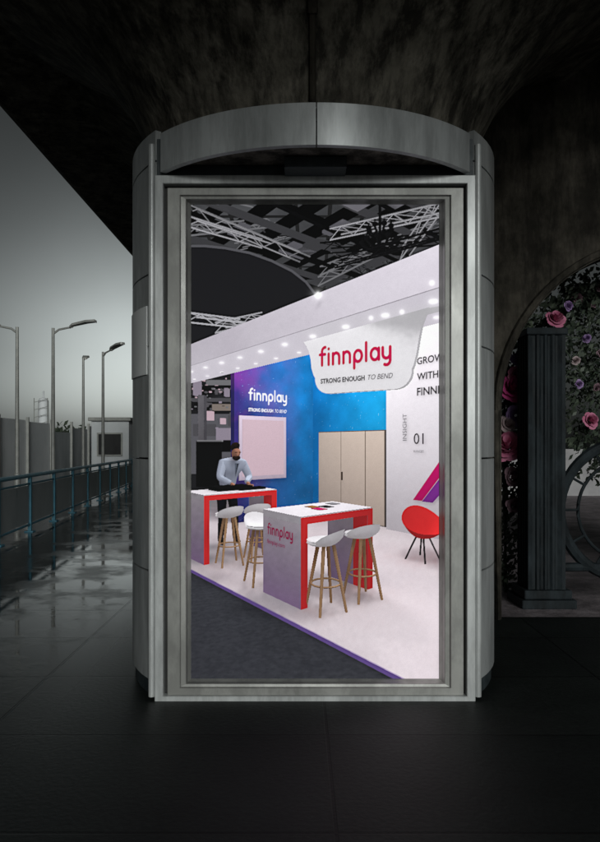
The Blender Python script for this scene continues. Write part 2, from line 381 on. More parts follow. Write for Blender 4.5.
truss(CP(330,240,11),CP(440,217,9),0.28,k=0.8); truss(CP(320,254,14),CP(440,245,13),m=m_blk); truss(CP(270,205,16),CP(345,262,18)); truss(CP(335,268,9.5),CP(445,238,8),0.2,m_blk,0.8)
truss(CP(215,333,11),CP(262,322,12),0.26,k=0.8); truss(CP(240,204,14),CP(330,226,17)); truss(CP(186,322,10),CP(240,328,11),0.22,k=0.8)
truss(CP(300,240,17),CP(380,204,15)); truss(CP(400,260,12),CP(440,204,10),0.26,k=0.8); truss(CP(318,286,15),CP(365,262,14),0.3); truss(CP(186,206,17),CP(300,214,18),0.5,m_blk)
truss(CP(186,236,13),CP(320,222,17),0.3); truss(CP(320,275,16),CP(440,228,14),0.3)
for i in range(16):
    y0=random.uniform(202,262); x0=random.uniform(190,400); dx=random.uniform(40,120)
    if i%2: truss(CP(x0,y0,random.uniform(15,19)),CP(x0+dx,y0+random.uniform(-30,30),random.uniform(14.5,18)),0.3,random.choice((m_tg,m_truss,m_tg)),0.75)
    else: truss(CP(x0,y0,random.uniform(16,20)),CP(x0+dx*.6,y0+random.uniform(20,45),random.uniform(15,19)),0.3,random.choice((m_tg,m_truss,m_blk)),0.75)
cd=9.0
ptube([CP(380,203,cd),CP(380,252,cd)],0.03,m_blk,t_hall,6)
for tier,(R_,z0,nn) in enumerate(((0.36,0.0,10),(0.24,0.28,8))):
    c0=CP(380,246,cd)+Vector((0,0,z0))
    for k in range(nn):
        t=2*math.pi*k/nn+0.2*tier; e=Vector((math.cos(t),math.sin(t),0))
        pts=[c0,c0+e*R_*0.5+Vector((0,0,-0.08)),c0+e*R_+Vector((0,0,0.02)),c0+e*R_+Vector((0,0,0.16))]
        ptube(pts,[0.020,0.020,0.026,0.022],m_blk,t_hall,5)
        padd(lathe([(0.0,0),(0.055,0.02),(0.06,0.07),(0.01,0.09)],0,0,6),m_blk,t_hall)
        for j in range(len(PV)-24,len(PV)): PV[j]=PV[j]+pts[2]
pbox(9.04,9.2,5.13,7.6,0,4.3,m_wa,t_wa)
pbox(6.34,9.04,7.49,7.65,0,4.3,m_wb,t_wb)
pbox(0.5,6.34,7.30,7.65,0,4.3,white,t_ww)
pbox(9.00,9.035,5.24,6.58,0.98,2.49,m_scf,t_scr); pbox(8.985,8.999,5.32,6.50,1.07,2.40,m_scr,t_scr)
pbox(6.50,8.76,7.455,7.485,0,2.14,m_gap,t_door)
pbox(7.92,8.74,7.435,7.454,0.02,2.12,m_beige,t_door); pbox(7.11,7.90,7.435,7.454,0.02,2.12,m_beige,t_door); pbox(6.52,7.08,7.435,7.454,0.02,2.12,m_beige,t_door)
pbox(7.84,7.87,7.40,7.434,0.95,1.15,m_gap,t_door)
HZ=2.99
pbox(-1.0,14,2.78,3.60,HZ,3.30,m_fas,t_fas)
padd(([C(-1,2.79,HZ-0.004),C(14,2.79,HZ-0.004),C(14,3.60,HZ-0.004),C(-1,3.60,HZ-0.004)],[(0,1,2,3)]),m_und,t_fas)
def disc(c,r,m,t):
    padd(([c+Vector((r*math.cos(t_),r*math.sin(t_),0)) for t_ in np.linspace(0,2*math.pi,10,endpoint=False)],[tuple(range(10))]),m,t)
for i,a in enumerate(np.arange(1.1,11,0.5)):
    disc(C(a,2.98,HZ-0.018),0.034,m_lamp,thing('spotlight'))
    disc(C(a+0.25,3.38,HZ-0.018),0.028,m_lamps,thing('spotlight'))
for (x,y,d) in ((318,295,4.2),(432,283,3.2),(402,312,3.35),(371,318,3.6)):
    rr_=0.03 if x<330 else 0.014
    c=CP(x,y,d); padd(lathe([(0.0,-rr_),(rr_,0),(0,rr_)],0,0,8),m_lamp,thing('spotlight'))
    for j in range(len(PV)-24,len(PV)): PV[j]=PV[j]+c
def textmesh(s_,off=0.0,shear=0.0):
    cu=bpy.data.curves.new('tmp','FONT'); cu.body=s_; cu.offset=off; cu.resolution_u=3
    o=bpy.data.objects.new('tmp',cu); COL.objects.link(o); bpy.context.view_layer.update()
    dg=bpy.context.evaluated_depsgraph_get(); ev=o.evaluated_get(dg); me=ev.to_mesh()
    v=[(p.co.x+shear*p.co.y,p.co.y) for p in me.vertices]; f=[tuple(p.vertices) for p in me.polygons]; ev.to_mesh_clear()
    bpy.data.objects.remove(o); bpy.data.curves.remove(cu)
    xs=[p[0] for p in v]; x0,x1=min(xs),max(xs)
    return [((x-x0)/(x1-x0),(y)/(x1-x0)) for x,y in v],f
def wordmark(sw=0.27):
    """rounded stroke lettering of the stand's logo"""
    S=[];x=0.0
    def arc(cx,cy,rx,ry,a0,a1,n=14): return [(cx+rx*math.cos(math.radians(a0+(a1-a0)*k/n)),cy+ry*math.sin(math.radians(a0+(a1-a0)*k/n))) for k in range(n+1)]
    def put(st,adv):
        nonlocal x
        for l in st: S.append([(px+x,py) for px,py in l])
        x+=adv
    put([arc(0.60,1.18,0.34,0.36,85,180,8)+[(0.26,0.0)],[(0.02,0.93),(0.60,0.93)]],0.86)
    put([[(0.14,0.0),(0.14,0.93)],[(0.14,1.36),(0.145,1.37)]],0.54)
    for _ in range(2): put([[(0.0+.08,0),(0.08,0.93)],arc(0.42,0.58,0.34,0.36,180,0,12)+[(0.76,0.0)]],1.14)
    put([[(0.08,-0.52),(0.08,0.5)],arc(0.47,0.47,0.39,0.47,0,360,24)],1.22)
    put([[(0.08,0.0),(0.08,1.50)]],0.50)
    put([arc(0.45,0.47,0.39,0.47,0,360,24),[(0.84,0.93),(0.84,0.0)]],1.18)
    put([[(0.04,0.93),(0.04,0.5)]+arc(0.40,0.42,0.36,0.38,180,360,12)+[(0.76,0.93)],[(0.76,0.6),(0.76,-0.14)]+arc(0.40,-0.14,0.36,0.36,0,-120,8)],0.80)
    v=[];f=[]; h=sw/2
    for l in S:
        for i in range(len(l)-1):
            (x0,y0),(x1,y1)=l[i],l[i+1]; L_=math.hypot(x1-x0,y1-y0)
            if L_<1e-6: continue
            nx_,ny_=-(y1-y0)/L_*h,(x1-x0)/L_*h; n=len(v)
            v+=[(x0+nx_,y0+ny_),(x1+nx_,y1+ny_),(x1-nx_,y1-ny_),(x0-nx_,y0-ny_)]; f.append((n,n+1,n+2,n+3))
        for (px,py) in l:
            n=len(v); v+=[(px+h*math.cos(t_),py+h*math.sin(t_)) for t_ in np.linspace(0,2*math.pi,10,endpoint=False)]; f.append(tuple(range(n,n+10)))
    xs=[p[0] for p in v]; x0,x1=min(xs),max(xs)
    return [((a-x0)/(x1-x0),b/(x1-x0)) for a,b in v],f
def place(vf,org_,right,width,m,t,hs=1.0):
    v,f=vf; right=Vector(right).normalized()
    padd(([Vector(org_)+right*(x*width)+Vector((0,0,1))*(y*width*hs) for x,y in v],f),m,t)
def ptext(s_,org_,right,width,m,t,off=0.02,hs=1.0,shear=0.0): place(textmesh(s_,off,shear),org_,right,width,m,t,hs)
RA=C(-1,0,0); RB=C(0,1,0)
SR=Vector((0.857,-0.516,0)); SC=CP(360,350,3.95); SC.z=0; SN=Vector((-0.516,-0.857,0))
def SP(u,z,o=0.0): return SC+SR*u+SN*o+Vector((0,0,z))
half=[(0.62,2.96),(0.585,2.90),(0.555,2.82),(0.535,2.72),(0.515,2.60),(0.49,2.50)]
half+=[(0.33+0.145*math.cos(t),2.455+0.145*math.sin(t)) for t in np.linspace(0.1,-math.pi/2,8)]
def lz(z): return z if z<2.45 else 2.45+(z-2.45)*0.72
P=half+[(-u*(0.96 if z>2.6 else 0.98),lz(z)) for u,z in reversed(half)]
v=[SP(u,z,0.0) for u,z in P]+[SP(u,z,-0.05) for u,z in P]; n=len(P)
padd((v,[tuple(range(n)),tuple(range(n,2*n))]+[(k,(k+1)%n,n+(k+1)%n,n+k) for k in range(n)]),m_signw,t_sign)
hv=[SP(0.62,2.955),SP(-0.595,lz(2.955)),C(4.1,3.3,HZ-0.002),C(1.7,3.3,HZ-0.002)]
padd((hv,[(0,1,2,3)]),m_signw,t_sign)
place(wordmark(0.27),SP(-0.42,2.575,0.008),SR,0.72,m_pink,t_sign,1.12)
ptext('STRONG ENOUGH',SP(-0.40,2.405,0.008),SR,0.45,m_dk,t_sign,0.030,1.15)
ptext('TO BEND',SP(0.08,2.405,0.008),SR,0.23,m_dk,t_sign,-0.004,1.15,0.25)
place(wordmark(0.25),C(9.02,5.50,2.88),RB,1.12,m_wt,t_wa,1.12)
ptext('STRONG ENOUGH',C(9.02,5.50,2.60),RB,0.70,m_wt,t_wa,0.022,1.35)
ptext('TO BEND',C(9.02,6.25,2.60),RB,0.36,m_wt,t_wa,0.0,1.35,0.25)
for i,(w_,wd) in enumerate((('GROW',0.62),('WITH',0.50),('FINNPLAY',0.98))):
    ptext(w_,C(5.52,7.28,3.42-0.31*i),RA,wd,m_dk,t_ww,0.018,1.0)
ptext('01',C(5.60,7.28,1.83),RA,0.24,m_dk,t_ww,0.0)
ptext('RANGES',C(5.60,7.28,1.66),RA,0.24,m_grey,t_ww,0.0)
v,f=textmesh('INSIGHT',0.0)
padd(([C(5.78+y*0.55,7.28,1.9+x*0.55) for x,y in v],f),m_grey,t_ww)
padd(([C(5.62,7.28,0.70),C(4.9,7.28,1.62),C(4.9,7.28,1.30),C(5.40,7.28,0.70)],[(0,1,2,3)]),m_mag,t_ww)
padd(([C(5.40,7.28,0.69),C(4.9,7.28,1.28),C(4.9,7.28,0.95),C(5.15,7.28,0.69)],[(0,1,2,3)]),pmat(lin(150,60,170)),t_ww)
def counter(a0,a1,b0,b1,h,t):
    pbox(a0,a1,b0,b1,h-0.085,h,white,t); pbox(a0-0.006,a0-0.001,b0,b1,h-0.09,h-0.012,red,t)
    pbox(a0,a1,b0,b0+0.09,0,h-0.086,m_pn,t); pbox(a0,a1,b1-0.09,b1,0,h-0.086,m_pn,t)
    pbox(a0-0.006,a0-0.001,b0,b0+0.09,0,h-0.09,red,t); pbox(a0-0.006,a0-0.001,b1-0.09,b1,0,h-0.09,red,t)
    pbox(a0,a0+0.25,b1-0.095,b1-0.091,0,h-0.09,red,t)
t_c1=thing('counter'); t_c2=thing('counter')
counter(3.88,4.64,3.04,4.20,1.03,t_c2); counter(6.24,6.98,3.02,4.36,1.06,t_c1)
place(wordmark(0.27),C(4.54,3.035,0.75),RA,0.52,m_mag,t_c2,1.15)
ptext('finnplay.com',C(4.54,3.035,0.63),RA,0.36,m_mag,t_c2,0.0,1.0)
for k,(a,b) in enumerate(((4.3,3.55),(4.2,3.7),(4.35,3.95),(4.1,3.5))):
    pbox(a,a+0.16,b,b+0.13,1.031,1.038,(m_paper,m_blk,m_grey,m_mag)[k],t_c2)
t_lap=thing('laptop')
pbox(6.5,6.85,3.40,4.05,1.062,1.13,m_blk,t_lap); pbox(6.4,6.6,3.75,4.25,1.062,1.10,m_blk,t_lap)
t_mon=thing('monitor')
p=CP(196,487,8.6);q=CP(221,441,8.6); padd(boxg(p.x,q.x,8.6,8.7,p.z,q.z),m_blk,t_mon)
p=CP(197,441.5,8.5);q=CP(222,440,8.5); padd(boxg(p.x,q.x,8.5,8.6,p.z,q.z),m_truss,t_mon)
def stool(a,b,rot=0,seat=0.78):
    t=thing('bar_stool'); v=[];f=[]; NU,NV=6,20; c=C(a,b,0)
    for i in range(NU+1):
        u=i/NU
        for k in range(NV):
            an=2*math.pi*k/NV; da=math.cos(an-rot)
            r=0.215*min(1,u*1.08); z=seat-0.04+ (u**2.4)*(0.04+0.13*max(0,da)**0.7)
            p=C(a+r*math.cos(an),b+r*math.sin(an),z); v.append(p)
    for i in range(NU):
        for k in range(NV): f.append((i*NV+k,i*NV+(k+1)%NV,(i+1)*NV+(k+1)%NV,(i+1)*NV+k))
    padd((v,f),seatw,t)
    v2=[p+Vector((0,0,-0.03)) for p in v]; padd((v2,f),seatw,t)
    for k in range(4):
        an=math.pi/4+math.pi/2*k+0.2
        ptube([C(a+0.09*math.cos(an),b+0.09*math.sin(an),seat-0.06),C(a+0.235*math.cos(an),b+0.235*math.sin(an),0)],[0.022,0.015],wood,t,8)
    ring_=[C(a+0.165*math.cos(x),b+0.165*math.sin(x),0.30) for x in np.linspace(0,2*math.pi,17)]
    ptube(ring_,0.010,wood,t,6)
stool(3.70,3.25,math.pi-0.3); stool(3.71,3.84,math.pi+0.2); stool(4.98,3.22,0); stool(6.03,3.34,math.pi); stool(6.03,3.84,math.pi+0.3)
def lounge(a,b,rot,s=0.85):
    t=thing('lounge_chair'); v=[];f=[];NU,NV=8,28
    for i in range(NU+1):
        u=i/NU
        for k in range(NV):
            an=2*math.pi*k/NV; da=math.cos(an-rot); r=0.36*u*s*(1-0.12*max(0,da)*u)
            z=0.34+(u**2.2)*(0.12+0.36*(0.5+0.5*da)**1.3); v.append(C(a+r*math.cos(an),b+r*math.sin(an),z))
    for i in range(NU):
        for k in range(NV): f.append((i*NV+k,i*NV+(k+1)%NV,(i+1)*NV+(k+1)%NV,(i+1)*NV+k))
    padd((v,f),red,t)
    for k in range(4):
        an=math.pi/4+math.pi/2*k
        ptube([C(a+0.10*math.cos(an),b+0.10*math.sin(an),0.36),C(a+0.27*math.cos(an),b+0.27*math.sin(an),0)],0.014,m_dk,t,6)
lounge(4.32,5.84,0.5,0.95); lounge(3.95,6.30,2.2)
p=CP(189,474,13.6);q=CP(235,414,13.6); padd(boxg(p.x,q.x,13.6,13.7,p.z,q.z),m_soft,t_hall)
for (x0,x1,y0,y1,d,m) in ((198,204,395,440,12,m_grey),(193,214,424,436,13,m_grey),(206,232,380,384,14,m_truss),(191,236,398,401,15,m_grey),(212,233,404,410,15,m_beige),
        (216,231,428,440,13,m_scf),(193,199,380,395,13,m_scf),(222,234,440,452,12,m_blk),(224,228,388,396,14,m_scf),(205,212,411,420,13,m_scr),(220,224,418,424,13,m_scr),(228,231,415,426,13,m_grey),(191,234,470,500,14,m_band)):
    p=CP(x0,y1,d);q=CP(x1,y0,d); padd(boxg(p.x,q.x,d,d+0.3,p.z,q.z),m,t_hall)
for i in range(90):
    x=random.uniform(191,234);y=random.uniform(372,440);d=random.uniform(13,19);w=random.uniform(.5,3);h=random.uniform(.4,1.6)
    p=CP(x,y+h,d);q=CP(x+w,y,d); padd(boxg(p.x,q.x,d,d+0.1,p.z,q.z),random.choice((m_grey,m_scf,m_truss,m_scr,m_blk)),t_hall)
def skinmesh(pts,edges,rad,sub=2,root=0):
    me=bpy.data.meshes.new('tmp'); me.from_pydata([tuple(p) for p in pts],edges,[]); o=bpy.data.objects.new('tmp',me); COL.objects.link(o)
    md=o.modifiers.new('s','SKIN'); md.use_smooth_shade=True
    sv=me.skin_vertices[0].data
    for i,r in enumerate(rad):
        sv[i].radius=(r if isinstance(r,tuple) else (r,r)); sv[i].use_root=(i==root)
    s2=o.modifiers.new('d','SUBSURF'); s2.levels=sub; s2.render_levels=sub
    bpy.context.view_layer.update(); ev=o.evaluated_get(bpy.context.evaluated_depsgraph_get()); m2=ev.to_mesh()
    v=[Vector(p.co) for p in m2.vertices]; f=[tuple(p.vertices) for p in m2.polygons]; ev.to_mesh_clear()
    bpy.data.objects.remove(o); bpy.data.meshes.remove(me); return v,f
t_p=thing('person')
pa,pb=7.30,3.99; PSc=1.05
def Q(x,y,z): return C(pa-y*PSc,pb+x*PSc,z*PSc)
def SK(pts,e,r,m,sub=2): 
    v,f=skinmesh(pts,e,[tuple(c*PSc for c in q) if isinstance(q,tuple) else q*PSc for q in r],sub); padd((v,f),m,t_p)
body=[Q(0,0,0.96),Q(0,0.04,1.13),Q(0,0.14,1.31),Q(0,0.23,1.43),Q(-0.01,0.29,1.49),
      Q(-0.19,0.21,1.42),Q(-0.29,0.28,1.18),Q(-0.18,0.48,1.10),
      Q(0.19,0.23,1.40),Q(0.29,0.28,1.16),Q(0.12,0.46,1.10)]
SK(body,[(0,1),(1,2),(2,3),(3,4),(3,5),(5,6),(6,7),(3,8),(8,9),(9,10)],[(0.17,0.13),(0.16,0.12),(0.18,0.13),(0.145,0.105),0.06,0.085,0.066,0.045,0.085,0.066,0.045],m_shirt)
legs=[Q(0,0,0.95),Q(-0.1,0,0.86),Q(-0.11,0.03,0.46),Q(-0.12,-0.02,0.06),Q(-0.12,0.13,0.03),Q(0.1,0,0.86),Q(0.13,0.05,0.46),Q(0.16,0.02,0.06),Q(0.16,0.17,0.03)]
SK(legs,[(0,1),(1,2),(2,3),(3,4),(0,5),(5,6),(6,7),(7,8)],[0.13,0.1,0.07,0.05,0.035,0.1,0.07,0.05,0.035],m_trou)
SK([Q(-0.01,0.29,1.49),Q(-0.02,0.34,1.55),Q(-0.03,0.385,1.61),Q(-0.03,0.37,1.68),Q(-0.06,0.475,1.55)],[(0,1),(1,2),(2,3),(2,4)],[0.055,0.065,0.088,0.08,0.017],m_skin)
SK([Q(-0.02,0.30,1.63),Q(-0.03,0.335,1.71),Q(-0.04,0.405,1.725),Q(-0.04,0.44,1.70)],[(0,1),(1,2),(2,3)],[0.078,0.085,0.066,0.05],m_hair)
SK([Q(-0.10,0.38,1.53),Q(-0.05,0.425,1.49),Q(0.03,0.385,1.53)],[(0,1),(1,2)],[0.03,0.04,0.03],m_hair)
for sx in (-1,1):
    padd(boxg(0,1,0,1,0,1),m_hair,t_p)
    for j,(dx,dy,dz) in enumerate([(x,y,z) for x in(0,1) for y in(0,1) for z in(0,1)]): PV[len(PV)-8+j]=Q(-0.045+sx*0.033+(dx-.5)*0.034,0.445+dy*0.03,1.60+dz*0.012)
    hx=-0.18 if sx<0 else 0.12
    SK([Q(hx,0.47,1.10),Q(hx+0.02,0.54,1.06)],[(0,1)],[0.03,0.036],m_skin,1)
    for k in range(4):
        fx=hx+0.02+(k-1.5)*0.02
        SK([Q(fx,0.54,1.06),Q(fx,0.58,1.065),Q(fx,0.61-0.005*abs(k-1.5),1.045)],[(0,1),(1,2)],[0.01,0.009,0.008],m_skin,1)
    SK([Q(hx-sx*0.03,0.50,1.06),Q(hx-sx*0.06,0.55,1.05)],[(0,1)],[0.012,0.01],m_skin,1)
padd(([Q(-0.05,0.365,1.42),Q(0.04,0.365,1.42),Q(0.0,0.29,1.18)],[(0,1,2)]),m_lap,t_p)
padd(([Q(-0.012,0.372,1.41),Q(0.012,0.372,1.41),Q(0.0,0.30,1.2)],[(0,1,2)]),m_blk,t_p)
print('poster model',len(PV),len(PF),time.time()-T0)
bvh=BVHTree.FromPolygons(PV,PF)
SS=2.0
X0,X1,Y0,Y1=188.0,439.0,199.0,682.0
nx=int((X1-X0)*SS)+1; ny=int((Y1-Y0)*SS)+1
gx=np.linspace(X0,X1,nx); gy=np.linspace(Y0,Y1,ny)
pos=np.zeros((ny*nx,3)); nor=np.zeros((ny*nx,3)); fid=np.full(ny*nx,-1,int); irr=np.zeros((ny*nx,3))
org=Vector((0,0,CH)); rc=bvh.ray_cast
L3=[(C(3.2,4.3,4.6),4.2,0.6),(C(7.4,5.4,4.2),4.6,0.6),(C(1.2,0.8,5.2),5.0,0.9)]
matalb=np.array([m[0] if m[2] is None else np.array((0.25,0.3,0.4)) for m in MATS]); matalb[m_fl]=lin(225,210,218); matalb[m_cp]=(0.04,)*3; matalb[m_fas]=(0.7,)*3
RN=np.random.rand(ny*nx,9)
idx=0
for j in range(ny):
    dz=(yb-gy[j])/fb
    for i in range(nx):
        d=Vector(((gx[i]-xc)/fb,1.0,dz)); p,nm,fi,ds=rc(org,d)
        if p is not None:
            if nm.dot(d)>0: nm=-nm
            pos[idx]=p; nor[idx]=nm; fid[idx]=fi
            rr=RN[idx]
            if p.y<12.8:
                q=p+nm*0.004
                e=0.0; 
                for k,(lp,inten,jr) in enumerate(L3):
                    l=lp+Vector((rr[k]-.5,rr[k+1]-.5,0))*jr*2-q; D=l.length; c=nm.dot(l)/D
                    if c>0:
                        h=rc(q,l,D)
                        if h[0] is None: e+=inten*c/(1+D*D*0.12)
                er=eg=eb=e*0.35
                for k in range(3):
                    u1=(rr[3+k]); u2=rr[6+k]*6.2832; sr=math.sqrt(u1); 
                    t1=Vector((0,0,1)).cross(nm) if abs(nm.z)<0.9 else Vector((1,0,0)).cross(nm)
                    t1.normalize(); t2=nm.cross(t1)
                    w=t1*(sr*math.cos(u2))+t2*(sr*math.sin(u2))+nm*math.sqrt(1-u1)
                    h=rc(q,w,3.0)
                    if h[0] is None:
                        a_=0.30+0.25*max(0,w.z); er+=a_/3*1.02; eg+=a_/3*0.98; eb+=a_/3*1.06
                    else:
                        c_=matalb[PMt[h[2]]]; er+=c_[0]*0.33/3; eg+=c_[1]*0.33/3; eb+=c_[2]*0.33/3
                irr[idx]=(er,eg,eb)
            else: irr[idx]=(0.35,0.35,0.37)
        idx+=1
print('traced',time.time()-T0)
pmt=np.array(PMt+[0]); pt=np.array(PT+[t_hall]); pid=pt[fid]
I=irr.reshape(ny,nx,3); Nn=nor.reshape(ny,nx,3); Dp=pos[:,1].reshape(ny,nx); acc=np.zeros_like(I); ws=np.zeros((ny,nx))
R=6
for dy in range(-R,R+1):
    for dx in range(-R,R+1):
        g_=math.exp(-(dx*dx+dy*dy)/(2*3.2**2))
        I2=np.roll(I,(dy,dx),(0,1)); N2=np.roll(Nn,(dy,dx),(0,1)); D2=np.roll(Dp,(dy,dx),(0,1))
        w=g_*((N2*Nn).sum(2)>0.9)*(np.abs(D2-Dp)<0.25)
        acc+=I2*w[...,None]; ws+=w
irr=(acc/np.maximum(ws,1e-6)[...,None]).reshape(-1,3)
def albemi(pos,fid):
    pm=pmt[fid]; alb=np.zeros((len(fid),3)); emi=np.zeros((len(fid),3))
    for k,(al,em,fn) in enumerate(MATS):
        msk=(pm==k)
        if not msk.any(): continue
        alb[msk]=al if fn is None else fn(pos[msk]); emi[msk]=em
    emi=np.minimum(emi,4.0)
    return alb,emi
flm=(pmt[fid]==m_fl); sc=0.80/np.median(irr[flm][:,1])
A,E=albemi(pos,fid); nS=1
st=1.0/SS
for ox,oy in ((0.37,0.13),(-0.13,0.37),(-0.37,-0.13),(0.13,-0.37)):
    p2=np.zeros((ny*nx,3)); f2=np.full(ny*nx,-1,int); idx=0
    for j in range(ny):
        dz=(yb-(gy[j]+oy*st))/fb
        for i in range(nx):
            h=rc(org,(((gx[i]+ox*st)-xc)/fb,1.0,dz))
            if h[0] is not None: p2[idx]=h[0]; f2[idx]=h[2]
            idx+=1
    a2,e2=albemi(p2,f2); A+=a2; E+=e2; nS+=1
A/=nS; E/=nS
col=A*irr*sc+E
img=col.reshape(ny,nx,3)
print('supersampled',time.time()-T0)
def blur(a,s):
    k=np.exp(-np.arange(-3*int(s)-1,3*int(s)+2)**2/(2*s*s)); k/=k.sum(); h=len(k)//2
    p=np.pad(a,((h,h),(0,0),(0,0)),'edge'); a=sum(p[i:i+a.shape[0]]*k[i] for i in range(len(k)))
    p=np.pad(a,((0,0),(h,h),(0,0)),'edge'); return sum(p[:,i:i+a.shape[1]]*k[i] for i in range(len(k)))
br_=np.clip(img-1.1,0,8)
img=np.clip(img,0,1.0)+blur(br_,2.5)*0.5+blur(br_,8)*0.35
img=img+(img-blur(img,2))*0.30
gn=np.random.rand(ny,nx,1)-0.5
img*=1+gn*0.09
img=np.clip(img,0,1)**1.08
YP=4.815; sp=4.815/F
wx=(gx-300)*sp; wz=1.6+(HY-gy)*sp
cx_,cz_=(wx[0]+wx[-1])/2,wz[-1]
WX,WZ=np.meshgrid(wx-cx_,wz-cz_)
vid=np.arange(ny*nx).reshape(ny,nx)
cell=np.stack([vid[1:,:-1],vid[1:,1:],vid[:-1,1:],vid[:-1,:-1]],-1).reshape(-1,4)
cid=pid.reshape(ny,nx)[:-1,:-1].reshape(-1)
PMAT=bpy.data.materials.new('backlit_print'); PMAT.use_nodes=True; nt=PMAT.node_tree; b=nt.nodes['Principled BSDF']
at=nt.nodes.new('ShaderNodeAttribute'); at.attribute_name='Col'
nt.links.new(at.outputs['Color'],b.inputs['Emission Color']); b.inputs['Emission Strength'].default_value=0.98
b.inputs['Base Color'].default_value=(0.01,0.01,0.01,1); b.inputs['Roughness'].default_value=0.6; b.inputs['Specular IOR Level'].default_value=0.04
flat=img.reshape(-1,3); WXf=WX.reshape(-1); WZf=WZ.reshape(-1)
root=None
for k,nm in enumerate(THINGS):
    cs=cell[cid==k]
    if len(cs)<6: continue
    u,inv=np.unique(cs,return_inverse=True); inv=inv.reshape(-1,4)
    me=bpy.data.meshes.new(nm); co=np.stack([WXf[u],np.zeros(len(u)),WZf[u]],-1)
    me.vertices.add(len(u)); me.vertices.foreach_set('co',co.reshape(-1).astype(np.float32))
    me.loops.add(len(cs)*4); me.polygons.add(len(cs))
    me.loops.foreach_set('vertex_index',inv.reshape(-1).astype(np.int32))
    me.polygons.foreach_set('loop_start',np.arange(0,len(cs)*4,4,dtype=np.int32))
    me.update(calc_edges=True); me.validate()
    ca=me.color_attributes.new('Col','FLOAT_COLOR','POINT'); cc=np.ones((len(u),4),np.float32); cc[:,:3]=flat[u]
    ca.data.foreach_set('color',cc.reshape(-1)); me.materials.append(PMAT)
    o=bpy.data.objects.new('poster' if root is None else nm,me); COL.objects.link(o)
    if root is None:
        root=o; o.location=(cx_,YP,cz_); o['label']='backlit poster photograph of a trade stand in a metal frame'; o['category']='poster'
    else: o.parent=root
print('poster done',time.time()-T0)

# ---------------------------------------------------------------- street lamps
def lamp():
    r=empty('street_lamp',(0,0,0),'slim grey street lamp with one angled arm behind the railing','street lamp','street lamps along the walkway')
    g=G().add(tube([(0,0,0),(0,0,0.9),(0,0,0.92),(0,0,4.6)],[0.085,0.08,0.055,0.038],12)); p=mk('pole',g.v,g.f,M_pole,r,smooth=True)
    g=G().add(boxg(-0.15,0.15,-0.15,0.15,0,0.03)); mk('base_plate',g.v,g.f,M_pole,r)
    g=G().add(tube([(0,0,4.45),(0.15,0,4.56),(0.5,0,4.63)],[0.03,0.028,0.024],8)); mk('arm',g.v,g.f,M_pole,r,smooth=True)
    v=[];f=[]
    P=[(0.42,4.60,0.05),(0.5,4.66,0.10),(0.85,4.74,0.13),(1.07,4.76,0.09),(1.10,4.74,0.05)]
    for x,z,w in P: v+=[(x,-w,z-0.01),(x,w,z-0.01),(x,w*0.8,z+0.05),(x,-w*0.8,z+0.05)]
    for i in range(4):
        for k in range(4): f.append((i*4+k,i*4+(k+1)%4,i*4+4+(k+1)%4,i*4+4+k))
    f+=[(3,2,1,0),(16,17,18,19)]
    h=mk('lamp_head',v,f,M_pole,r)
    return r
L0=lamp(); parts=list(L0.children)
L0.location=(-6.28,19.07,0)
for (x,y,rot,lb) in ((-6.28,23.9,-42,None),(-7.13,18.9,180,'slim grey street lamp with arm turned away'),(-7.4,25.6,100,None)):
    o=L0.copy(); COL.objects.link(o); o.location=(x,y,0); o.rotation_euler=(0,0,math.radians(rot))
    if lb:o['label']=lb
    for p in parts:
        q=p.copy(); COL.objects.link(q); q.parent=o
# ---------------------------------------------------------------- railing
ra=empty('railing',(-4.4,8,0),'blue painted railing with frosted panels along wet walkway','railing')
def RP(t): return Vector((-4.42-0.104*(t),8+t,0))
g=G().add(tube([RP(0)+Vector((0,0,1.05)),RP(36)+Vector((0,0,1.05))],0.04,8)); mk('top_rail',g.v,g.f,M_bluetop,ra,smooth=True)
g=G().add(tube([RP(0)+Vector((0,0,0.14)),RP(36)+Vector((0,0,0.14))],0.022,8)).add(tube([RP(0)+Vector((0,0,0.90)),RP(36)+Vector((0,0,0.90))],0.02,8)); mk('lower_rail',g.v,g.f,M_blue,ra,smooth=True)
for i in range(19):
    p=RP(i*2); g=G().add(boxg(p.x-0.03,p.x+0.03,p.y-0.03,p.y+0.03,0,1.04)).add(boxg(p.x-0.08,p.x+0.08,p.y-0.08,p.y+0.08,0,0.02))
    mk('post',g.v,g.f,M_blue,ra)
    if i<18:
        q=RP(i*2+2); a=p+(q-p)*0.05;c=p+(q-p)*0.95
        v=[(a.x-0.006,a.y,0.18),(c.x-0.006,c.y,0.18),(c.x-0.006,c.y,0.87),(a.x-0.006,a.y,0.87)]; v+=[(x+0.012,y,z) for x,y,z in v]
        mk('panel',v,[(0,1,2,3),(7,6,5,4),(0,4,5,1),(1,5,6,2),(2,6,7,3),(3,7,4,0)],M_panel,ra)
ho=empty('hoarding',(-9.5,20,0),'pale and grey site hoarding panels beyond the railing','fence')
for i in range(14):
    y0=16+i*2.5; g=G().add(boxg(-9.55,-9.5,y0+0.03,y0+2.47,0.1,(2.45,2.15,2.35,2.5)[i%4])); mk('panel',g.v,g.f,M_hoard2 if i in (3,4,7,9,12) else M_hoard,ho)
    g=G().add(boxg(-9.49,-9.40,y0-0.04,y0+0.04,0,2.6)); mk('post',g.v,g.f,M_pole,ho)
